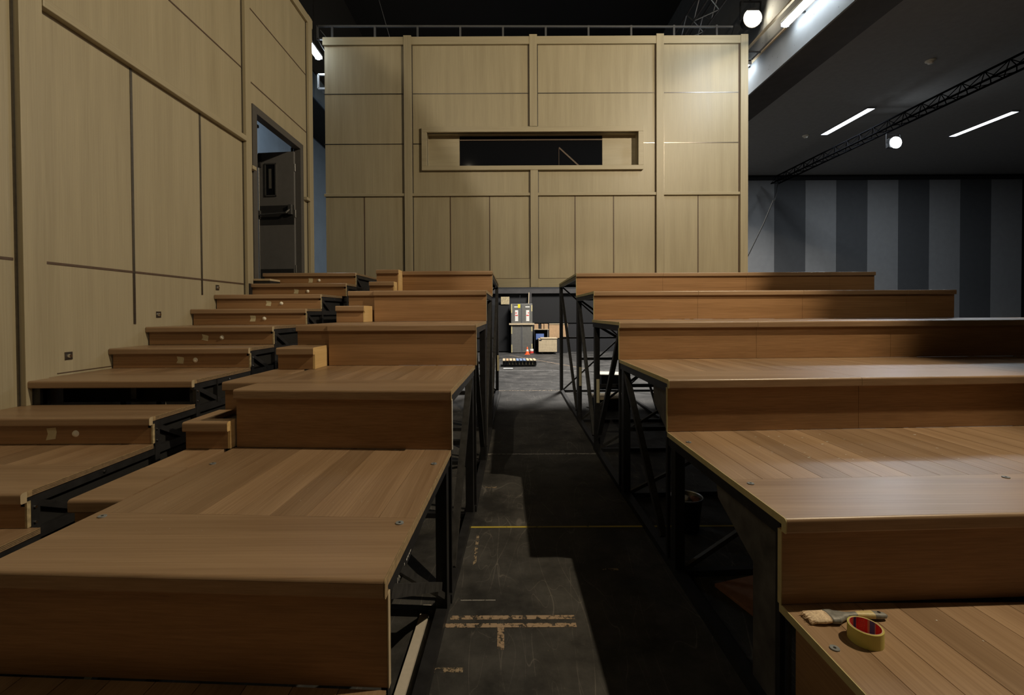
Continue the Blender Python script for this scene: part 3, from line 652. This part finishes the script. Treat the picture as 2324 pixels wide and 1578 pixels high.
# ------------------------------------------------------------------ stairs along the panelled wall
st = [('a', 2.05, .85), ('b', 2.79, 1.02), ('c', 3.17, 1.19), ('d', 3.87, 1.36), ('e', 4.27, 1.53), ('f', 4.88, 1.70), ('g', 5.28, 1.87), ('h', 5.95, 2.04), ('i', 6.34, 2.21)]
names = ['lowest stair step with a wide tread at the left edge', 'second stair step from the bottom, tape patch beside its round light',
 'third stair step from the bottom, open black gap instead of a riser', 'fourth stair step from the bottom', 'fifth stair step from the bottom',
 'sixth stair step from the bottom', 'seventh stair step from the bottom', 'eighth stair step from the bottom, second from the door', 'top stair step level with the grey door threshold']
lamps = {'b': (167, 112), 'd': (442, 408), 'e': (503, 465), 'f': (600, 574), 'g': (639, 610), 'h': (699, 673), 'i': (725, 706)}
for i, (n, y, z) in enumerate(st):
    x1 = -2.165 if i < 5 else (-2.12 if i < 7 else -2.06); x0 = -3.345
    yn = st[i+1][1] if i < 8 else 7.6
    t = thing('stair_step', names[i], 'stair step', (x1, y, 0), group='stair steps along the panelled wall')
    W = x1-x0; d = yn-y
    bd = min(.37, d)
    MB().prism([(p[0], z+p[1]) for p in nosing_profile(bd, .05)], 0, -W, 0, 'deck_x', capmat='plywood').build('tread', t)
    if d > .5: 
        m = MB(); q = 0.0; m.box(-W, 0, .37, d, z-.028, z-.006, 'plywood')
        while q < W-.01: q2 = min(q+.17, W); m.box(-q-.001, -q2+.001, .372, d, z-.026, z-.0005, 'deck_y'); q = q2
        m.build('planks', t)
    if n != 'c': MB().box(-W+.01, -.012, 0, .016, z-.168, z-.048, 'riser_x').box(-.012, -.002, -.001, .016, z-.168, z-.048, 'osb').build('riser', t)
    # plywood end grain
    m = MB()
    for k in range(4): m.box(.0, .0015, .02, d, z-.028+k*.007, z-.025+k*.007, 'strip_dark')
    m.box(0, .001, .0, d, z-.028, z, 'ply_edge').build('ply_edge', t, label='layered plywood end')
    # black side frame
    m = MB(); zb = z-.34 if i else 0
    m.box(-.03, -.004, .0, d, z-.07, z-.029, 'steel_black').box(-.03, -.004, .02, .06, z-.45, z-.07, 'steel_black').box(-.03, -.006, 0, d, z-.24, z-.19, 'steel_black')
    m.box(-.05, -.032, .02, d, z-.5, z-.029, 'black_cloth')
    m.bar((-.02, .05, z-.07), (-.02, min(.30, d), z-.20), .03, 'steel_black', up=(1, 0, 0))
    m.box(-.03, -.004, .02, .07, 0, z-.4, 'steel_black').box(-W+.05, -W+.1, .02, .07, 0, z-.05, 'steel_black').box(-W+.05, -.05, .02, .05, .4, .45, 'steel_black')
    if n == 'c': m.box(-W+.03, -W+.10, .0, .05, z-.17, z-.04, 'steel_black').box(-W+.02, 0, .25, .26, z-.2, z-.03, 'black_cloth').box(-W*.5-.02, -W*.5+.02, .2, .24, z-.17, z-.04, 'steel_black')
    m.build('side_frame', t)
    m = MB()
    for (yy, zz) in ((.035, -.085), (.035, -.155)): m.cyl((-.003, yy, z+zz), (.004, yy, z+zz), .006, 'chrome', 8)
    if d > .5: m.cyl((-.003, .40, z-.05), (.004, .40, z-.05), .006, 'chrome', 8)
    m.build('bolts', t)
    if n in lamps:
        lx = (lamps[n][0]-1145)*y/1033-x1; tx = (lamps[n][1]-1145)*y/1033-x1; zc = z-.103
        o = MB().lathe([(0, .013), (.010, .013), (.012, .008), (.017, .007), (.021, 0)], (0, 0, 0), 'white_plastic', 20).build('step_light', t); o.location = (lx, 0, zc); o.rotation_euler = (R(90), 0, 0)
        a = rnd.uniform(-.012, .012)
        MB().add([(tx-.035, -.001, zc-.03+a), (tx+.025, -.001, zc-.032), (tx+.033, -.001, zc+.01), (tx+.028, -.001, zc+.028-a), (tx-.030, -.001, zc+.033), (tx-.022, -.001, zc)], [(0, 1, 2, 3, 4, 5)], 'tape_beige').build('tape_patch', t, label='torn patch of beige tape')
MB_ = MB().box(-3.345, -3.1, 6.02, 6.30, 2.085, 2.11, 'plywood').box(-3.345, -3.1, 6.03, 6.30, 2.042, 2.085, 'steel_black')
tag(MB_.build('door_threshold'), 'pale strip of threshold board at the foot of the grey door', 'threshold')
# big deck next under the lowest stair step
t = thing('stair_step', 'plywood-edged deck below the lowest stair step at the left edge', 'stair step', (-2.12, .9, 0))
MB().box(-1.22, 0, 0, 1.16, .652, .68, 'deck_y').build('tread', t)
m = MB()
for k in range(4): m.box(.0, .0015, 0, 1.16, .652+k*.007, .655+k*.007, 'strip_dark')
m.box(0, .001, 0, 1.16, .652, .68, 'ply_edge').build('ply_edge', t, label='layered plywood end')
MB().box(-.04, -.004, 0, 1.16, .58, .65, 'steel_black').build('side_frame', t)
for xx in (-.05, -1.15): MB().box(xx, xx+.04, .1, .15, 0, .58, 'steel_black').build('post', t)

tag(MB().box(-3.3, -1.78, 7.64, 7.66, 0, 2.02, 'black_cloth').build('gap_shade_drape'), 'added black drape that darkens the gap behind the top stair step', 'drape')  # added sheet, stands in for the darkness under the platforms
# ------------------------------------------------------------------ floor markings
def mark(x0, x1, y0, y1, mat, label, z=.0015, name='floor_tape'):
    return tag(MB().box(x0, x1, y0, y1, .0004, z, mat).build(name), label, 'floor tape')
mark(-.33, 1.8, 3.46, 3.483, 'yellow_worn', 'long yellow tape line across the aisle floor')
mark(-.30, .37, 2.42, 2.452, 'tape_worn', 'worn tan tape stripe, upper of the pair near the camera')
mark(-.345, .37, 2.358, 2.390, 'tape_worn', 'worn tan tape stripe, lower of the pair, crossing the short stem')
mark(-.045, -.010, 2.20, 2.357, 'tape_worn', 'short worn tan stem below the pair of tape stripes')
mark(-.35, -.20, 2.062, 2.090, 'paint_worn', 'faint broken tan dash nearest the camera')
mark(-.24, 1.1, 5.25, 5.285, 'white_worn', 'faint whitish tape line across the aisle in the middle distance')
mark(-.2, 2.5, 9.52, 9.58, 'paint_worn', 'pale tape line crossing the floor under the rear wall')
mark(-2, 4, 12.8, 12.84, 'white_worn', 'thin pale line on the floor behind the striped pallet')
mark(-.26, -.06, 2.58, 2.588, 'white_worn', 'thin white scratch mark just above the tan tape pair')
mark(-.215, -.195, 2.95, 3.35, 'paint_worn', 'short faded dash beside the left steel rail')
mark(-.19, -.08, 4.25, 4.28, 'paint_worn', 'small faded paint smudge left of the aisle shadow')
mark(.62, .72, 2.88, 2.90, 'paint_worn', 'small bent scrap of tape in the aisle shadow')
o = MB(lambda v: (v[0]+v[1]*-.5, v[1], v[2])).box(8.9, 8.95, 13.2, 17.5, .0004, .0015, 'tape_worn').build('floor_tape'); tag(o, 'slanting pale line on the far floor right of the pallet', 'floor tape')
# base rail with the white board on the left
t = thing('floor_rail', 'long black steel rail on the floor left of the aisle', 'rail')
MB(lambda v: (v[0]+(v[1]-1.3)*.036, v[1], v[2])).box(-.405, -.365, 1.0, 9.3, 0, .035, 'steel_worn').build('rail', t)
o = MB(lambda v: (v[0]+(v[1]-1.9)*.03, v[1], v[2])).box(-.482, -.436, 1.5, 2.52, .0, .018, 'white_board').build('white_batten'); tag(o, 'narrow white batten lying beside the left steel rail', 'batten')
# stencilled beam under the near left deck
t = thing('stencilled_beam', 'black beam with small white stencilled lettering under the near left deck', 'beam', (-.42, 1.45, .62))
MB().box(-.05, .0, 0, 1.0, -.04, .04, 'steel_black').build('beam', t)
fc = bpy.data.curves.new('stencil', 'FONT'); fc.body = 'TRUSS  0005'; fc.size = .05; fc.extrude = .0005
fo = bpy.data.objects.new('stencil', fc); COL.objects.link(fo); fc.materials.append(MATS['paper'])
dg = bpy.context.evaluated_depsgraph_get(); me = bpy.data.meshes.new_from_object(fo.evaluated_get(dg)); bpy.data.objects.remove(fo)
me.materials.clear(); me.materials.append(MATS['paper'])
fo = bpy.data.objects.new('stencil_lettering', me); COL.objects.link(fo); fo.parent = t; fo.location = (.0012, .82, -.018); fo.rotation_euler = (R(90), 0, R(-90)); fo.rotation_euler = (R(90), 0, R(90)); fo.location = (.0012, .28, -.018)

# ------------------------------------------------------------------ brush and tape roll
t = thing('tape_roll', 'roll of yellow masking tape standing flat on the lowest right deck', 'tape', (1.213, 1.522, .535))
MB().lathe([(.0455, 0), (.050, 0), (.050, .050), (.0455, .050)], (0, 0, 0), 'tape_roll_yellow', 64, False).build('tape_winding', t)
MB().lathe([(.0435, 0), (.0455, 0), (.0455, .051), (.0435, .051)], (0, 0, 0), 'core_card', 64, False).build('cardboard_core', t)
# printed inner face in blocks of red, blue and bare card
m = MB(); n = 72
def inner(a):
    a %= 360
    for lo_, hi_, mt_ in ((17, 37, 'core_blue'), (37, 45, 'core_card'), (13, 17, 'core_card'), (45, 86, 'core_red'), (86, 89, 'core_card'), (89, 100, 'core_blue'), (100, 104, 'core_card')):
        if lo_ <= a < hi_: return mt_
    return 'core_red'
n = 180
for i in range(n):
    a0, a1 = 2*math.pi*i/n, 2*math.pi*(i+1)/n; mt = inner(math.degrees(a0)+1)
    rr = .0433
    m.add([(rr*math.cos(a0), rr*math.sin(a0), .001), (rr*math.cos(a1), rr*math.sin(a1), .001), (rr*math.cos(a1), rr*math.sin(a1), .0505), (rr*math.cos(a0), rr*math.sin(a0), .0505)], [(3, 2, 1, 0)], mt)
m.build('printed_liner', t)
m = MB()
for row in range(7):
    for i in range(n):
        if (52 <= i*2 < 80 or 106 <= i*2 < 130 or 350 <= i*2 < 358) and (i*7+row*3) % 4:
            a0, a1 = 2*math.pi*(i+.1)/n, 2*math.pi*(i+.8)/n; rr = .0431; z0 = .006+row*.0062
            m.add([(rr*math.cos(a0), rr*math.sin(a0), z0), (rr*math.cos(a1), rr*math.sin(a1), z0), (rr*math.cos(a1), rr*math.sin(a1), z0+.002), (rr*math.cos(a0), rr*math.sin(a0), z0+.002)], [(3, 2, 1, 0)], 'core_card')
m.build('printed_text', t)
t = thing('paint_brush', 'used flat paint brush with grey handle lying beside the tape roll', 'paint brush', (1.085, 1.62, .535), R(2))
def loft(mb, secs, mat, n=14, mats=None):
    """secs: (x, cy, halfwidth y, zc, halfheight)"""
    vs = []
    for (x, cy, hw, zc, hh) in secs:
        for i in range(n):
            a = 2*math.pi*i/n; c, s_ = math.cos(a), math.sin(a)
            vs.append((x, cy+hw*math.copysign(abs(c)**.7, c), zc+hh*math.copysign(abs(s_)**.8, s_)))
    for j in range(len(secs)-1):
        mb.add([vs[j*n+i] for i in range(n)]+[vs[(j+1)*n+i] for i in range(n)], [(i, n+i, n+(i+1) % n, (i+1) % n) for i in range(n)], (mats[j] if mats else mat), True)
    mb.add(vs[:n], [tuple(range(n))], mats[0] if mats else mat); mb.add(vs[-n:], [tuple(range(n-1, -1, -1))], mats[-1] if mats else mat)
m = MB(); loft(m, [(.0, .006, .026, .010, .004), (.018, .002, .031, .012, .008), (.045, -.001, .031, .014, .011), (.072, 0, .029, .014, .010)], 'bristle')
for i in range(60):
    yy = -.028+.056*i/59; zz = .016+.006*math.cos(yy*50)
    m.bar((.07, yy*.95, zz+.003), (-.004+rnd.uniform(-.006, .008), yy+.004+rnd.uniform(-.003, .003), rnd.uniform(.003, .015)), .0014, 'bristle')
m.build('bristles', t)
m = MB(); loft(m, [(.070, 0, .031, .014, .011), (.074, 0, .0325, .014, .0125), (.098, 0, .0325, .014, .0125), (.102, 0, .031, .014, .011)], 'brush_grey'); m.build('ferrule', t)
m = MB(); loft(m, [(.102, 0, .029, .014, .010), (.122, .002, .021, .014, .010), (.145, .003, .012, .014, .009), (.18, .003, .010, .015, .009)], 'brush_grey'); m.build('handle_neck', t)
m = MB(); loft(m, [(.18, .003, .010, .015, .009), (.205, .003, .013, .015, .010), (.24, .001, .0155, .015, .0105), (.262, -.001, .0150, .014, .010), (.280, -.003, .011, .014, .008), (.288, -.004, .004, .014, .004)], 'brush_cream', mats=['brush_cream', 'brush_cream', 'brush_grey', 'brush_grey', 'brush_grey']); m.build('handle_grip', t)
MB().cyl((.262, 0, .0225), (.262, 0, .0256), .005, 'black_gap', 12).build('hanging_hole', t)

# ------------------------------------------------------------------ under the right block
t = thing('bucket', 'metal bucket holding rags under the second lowest right tier', 'bucket', (1.37, 3.42, .0))
MB().lathe([(0, .002), (.085, .002), (.11, .25), (.115, .25), (.108, .245), (.083, .01), (0, .01)], (0, 0, 0), 'bucket_steel', 32).build('pail', t)
MB().lathe([(.110, .246), (.117, .246), (.117, .256), (.110, .256), (.110, .246)], (0, 0, 0), 'alu', 32).build('rim', t)
def rag(x, y, z, r, mat, name, label, sd):
    q = random.Random(sd); vs = []; nu, nv = 16, 9
    for j in range(nv):
        ph = math.pi*j/(nv-1)
        for i in range(nu):
            a = 2*math.pi*i/nu; rr = r*(1+.22*math.sin(3*a+ph*4+sd)+q.uniform(-.06, .06))
            vs.append((x+rr*math.sin(ph)*math.cos(a), y+rr*math.sin(ph)*math.sin(a)*.8, z+.5*rr*math.cos(ph)))
    m = MB(); m.add(vs, [(j*nu+i, (j+1)*nu+i, (j+1)*nu+(i+1) % nu, j*nu+(i+1) % nu) for j in range(nv-1) for i in range(nu)], mat, True)
    return tag(m.build(name), label, 'rag')
rag(1.335, 3.41, .235, .06, 'rag_white', 'rag', 'crumpled white rag in the metal bucket', 1)
rag(1.425, 3.42, .228, .042, 'rag_brown', 'rag', 'crumpled reddish brown rag in the metal bucket', 5)
def sheet(x0, x1, y0, y1, z, mat, name, label, cat, rz=0):
    o = MB().box(-(x1-x0)/2, (x1-x0)/2, -(y1-y0)/2, (y1-y0)/2, 0, .02, mat).build(name, bevel=.002); o.location = ((x0+x1)/2, (y0+y1)/2, z); o.rotation_euler = (0, 0, rz); return tag(o, label, cat)
sheet(1.5, 2.1, 7.6, 8.1, .18, 'plywood', 'plywood_sheet', 'pale plywood offcut on a low crate under the top right tier', 'board', .2)
o = MB().box(1.55, 2.05, 7.62, 8.08, 0, .179, 'black_wall').build('storage_crate'); tag(o, 'low dark crate under the top right tier', 'crate')
sheet(2.0, 2.6, 9.6, 10.1, .3, 'white_board', 'display_board', 'small white board on a dark crate behind the right steelwork', 'board', -.2)
o = MB().box(2.05, 2.55, 9.65, 10.05, 0, .299, 'black_wall').build('storage_crate'); tag(o, 'dark crate carrying a white board behind the right steelwork', 'crate')
sheet(1.28, 1.9, 2.5, 2.8, .0, 'rag_brown', 'floor_offcut', 'dull brown offcut on the floor under the nearest right tier', 'board', .3)

# ------------------------------------------------------------------ far store things
t = thing('steel_cabinet', 'tall grey double-door steel cabinet against the far wall', 'cabinet', (.262, 18.25, 0))
MB().box(0, .86, .02, .44, .02, 1.99, 'cabinet_grey').build('body', t, .005)
for s_, a in ((0, .0), (1, .445)):
    d_ = MB().box(a+.005, a+.41, 0, .02, .03, 1.975, 'cabinet_grey').build('door', t, .004)
    MB().box(a+.16, a+.285, -.004, 0, 1.29, 1.73, 'paper').build('notice', d_)
    MB().box(a+.17, a+.275, -.007, -.004, 1.50, 1.54, 'red_mark').box(a+.17+.06*s_, a+.235+.04*s_, -.007, -.004, 1.60, 1.64, 'red_mark').build('red_marking', d_)
    MB().box(a+.13+.0*s_, a+.30, -.004, 0, 1.84, 1.88, 'paper').build('nameplate', d_)
MB().box(.392, .408, -.012, .0, .03, 1.98, 'alu').box(.438, .452, -.012, 0, .03, 1.98, 'alu').build('door_seam', t)
for (a, z0, z1) in ((.0, 1.62, 1.97), (.0, .78, 1.12), (0, .03, .35), (.81, 1.68, 1.93), (.81, .88, 1.1), (.81, .15, .38)):
    MB().box(a+.005, a+.045, -.005, .0, z0, z1, 'masking_tape').build('tape_strip', t)
MB().box(.275, .37, -.008, -.004, 1.82, 1.97, 'yellow_note').build('yellow_note', t)
MB().box(-.08, .93, -.06, -.015, 1.14, 1.21, 'plywood').build('locking_bar', t, .003)
o = MB().box(-.14, .205, 18.66, 18.70, 1.975, 2.285, 'osb').build('chipboard_plate'); tag(o, 'square pale chipboard plate fixed on the dark wall left of the cabinet', 'board')
t = thing('rolling_crate', 'light plywood crate on black casters right of the traffic cone', 'crate', (1.32, 17.72, 0))
MB().box(0, .72, 0, .5, .09, .60, 'plywood').box(.09, .74, -.02, .52, .60, .64, 'plywood').box(-.0, .02, -.01, .51, .1, .6, 'plywood').build('box', t, .01)
MB().box(.01, .12, -.004, 0, .53, .58, 'black_gap').build('stencil', t)
for (x, y) in ((.15, .08), (.60, .08), (.15, .42), (.60, .42)): MB().cyl((x-.02, y, .045), (x+.02, y, .045), .045, 'cable_black', 14).box(x-.04, x+.04, y-.04, y+.04, .07, .09, 'steel_black').build('caster', t)
t = thing('traffic_cone', 'small orange traffic cone with a white band in front of the cabinet', 'traffic cone', (.88, 17.7, 0))
MB().box(-.10, .10, -.10, .10, 0, .02, 'cone_orange').build('base', t, .004)
MB().lathe([(.078, .02), (.052, .13)], (0, 0, 0), 'cone_orange').lathe([(.037, .20), (.020, .28), (.012, .30), (0, .302)], (0, 0, 0), 'cone_orange').build('cone', t)
MB().lathe([(.0525, .13), (.0375, .20)], (0, 0, 0), 'paper').build('white_band', t)
t = thing('paint_can', 'small white and grey paint can beside the traffic cone', 'can', (1.06, 17.85, 0)); MB().lathe([(0, 0), (.075, 0), (.075, .19), (.07, .20), (0, .20)], (0, 0, 0), 'paper').build('can_body', t); MB().lathe([(.0755, .04), (.0757, .12)], (0, 0, 0), 'red_mark').build('can_label', t)
t = thing('storage_shelf', 'low black shelf unit right of the grey cabinet', 'shelf', (1.2, 18.3, 0))
MB().box(0, .55, .02, .4, 0, .03, 'black_wall').box(0, .55, .38, .40, 0, .94, 'black_wall').box(0, .02, 0, .4, 0, .94, 'black_wall').box(.53, .55, 0, .4, 0, .94, 'alu').build('carcass', t)
MB().box(-.02, .58, -.01, .4, .94, .965, 'plywood').build('shelf_board', t)
o = MB().box(1.26, 1.58, 18.27, 18.32, .55, .78, 'screen_blue').build('blue_box'); tag(o, 'blue box standing inside the low black shelf unit', 'box')
MB().box(1.26, 1.58, 18.3, 18.6, .53, .55, 'black_wall').build('shelf_board', None).parent = t
bpy.data.objects['shelf_board.001'].matrix_parent_inverse = Matrix.Translation((-1.2, -18.3, 0))
for (x0, x1, l) in ((1.20, 1.36, 'leftmost'), (1.49, 1.57, 'middle narrow'), (1.60, 1.75, 'rightmost')):
    o = MB().box(x0, x1, 18.32, 18.6, .967, 1.17, 'cardboard').build('cardboard_box', bevel=.003); tag(o, l+' brown box on top of the low black shelf unit', 'box', 'boxes on the low shelf unit')
o = MB().cyl((1.42, 18.45, .967), (1.40, 18.45, 1.2), .02, 'steel_black').build('hand_tool'); tag(o, 'dark hand tool standing between the boxes on the low shelf', 'tool')
o = MB().box(1.80, 2.55, 18.35, 18.5, .60, 1.16, 'cardboard').box(1.80, 2.55, 18.33, 18.52, 1.15, 1.18, 'plywood').build('wooden_case', bevel=.004); tag(o, 'large reddish brown case above the plywood crate', 'case')
o = MB().box(1.80, 2.55, 18.38, 18.7, 0, .599, 'black_wall').build('black_trunk', bevel=.01); tag(o, 'black trunk under the reddish brown case', 'trunk')
t = thing('slatted_pallet', 'low black dolly topped with pale and blue slats on the far floor', 'pallet', (-.06, 13.75, 0))
MB().box(0, 1.02, .0, .6, .03, .15, 'black_wall').build('base', t, .005)
for i in range(10):
    MB().box(.0+i*.104, .078+i*.104, -.02, .62, .17, .19, ('slat_blue' if i in (4, 5, 6) else ('cardboard' if i == 1 else 'plywood'))).build('slat', t)
MB().box(0, 1.0, .02, .06, .15, .17, 'black_wall').box(0, 1.0, .5, .54, .15, .17, 'black_wall').box(.05,.1,.1,.15,0,.03,'black_wall').box(.9,.95,.1,.15,0,.03,'black_wall').build('bearer', t)
m = MB()
for i in range(8): m.bar((.20+i*.1, -.004, .12), (.21+i*.1, -.004, .06), .012, 'masking_tape', .006)
m.build('chain_links', t)
o = MB().box(-.04, .24, 13.28, 13.42, .0004, .002, 'paper').build('paper_sheet'); tag(o, 'white sheet of paper on the floor before the slatted dolly', 'paper')
o = MB().bar((.62, 18.6, 2.0), (.64, 18.6, 2.35), .015, 'steel_black').bar((.98, 18.5, 2.0), (1.0, 18.5, 2.45), .03, 'plywood').box(.6, 1.0, 18.5, 18.55, 2.0, 2.03, 'steel_black').build('metal_bracket'); tag(o, 'thin bracket and batten standing on top of the grey cabinet', 'bracket')
for (x, y, z0, l) in ((-.135, 8.15, .60, 'pale tape strip on the far post of the left block'), (1.105, 6.75, .55, 'pale tape strip on the far post of the right block'), (1.075, 5.33, .58, 'pale tape strip on the middle post of the right block')):
    o = MB().box(x, x+.035, y-.001, y, z0, z0+.28, 'tape_beige').build('tape_strip'); tag(o, l, 'tape')
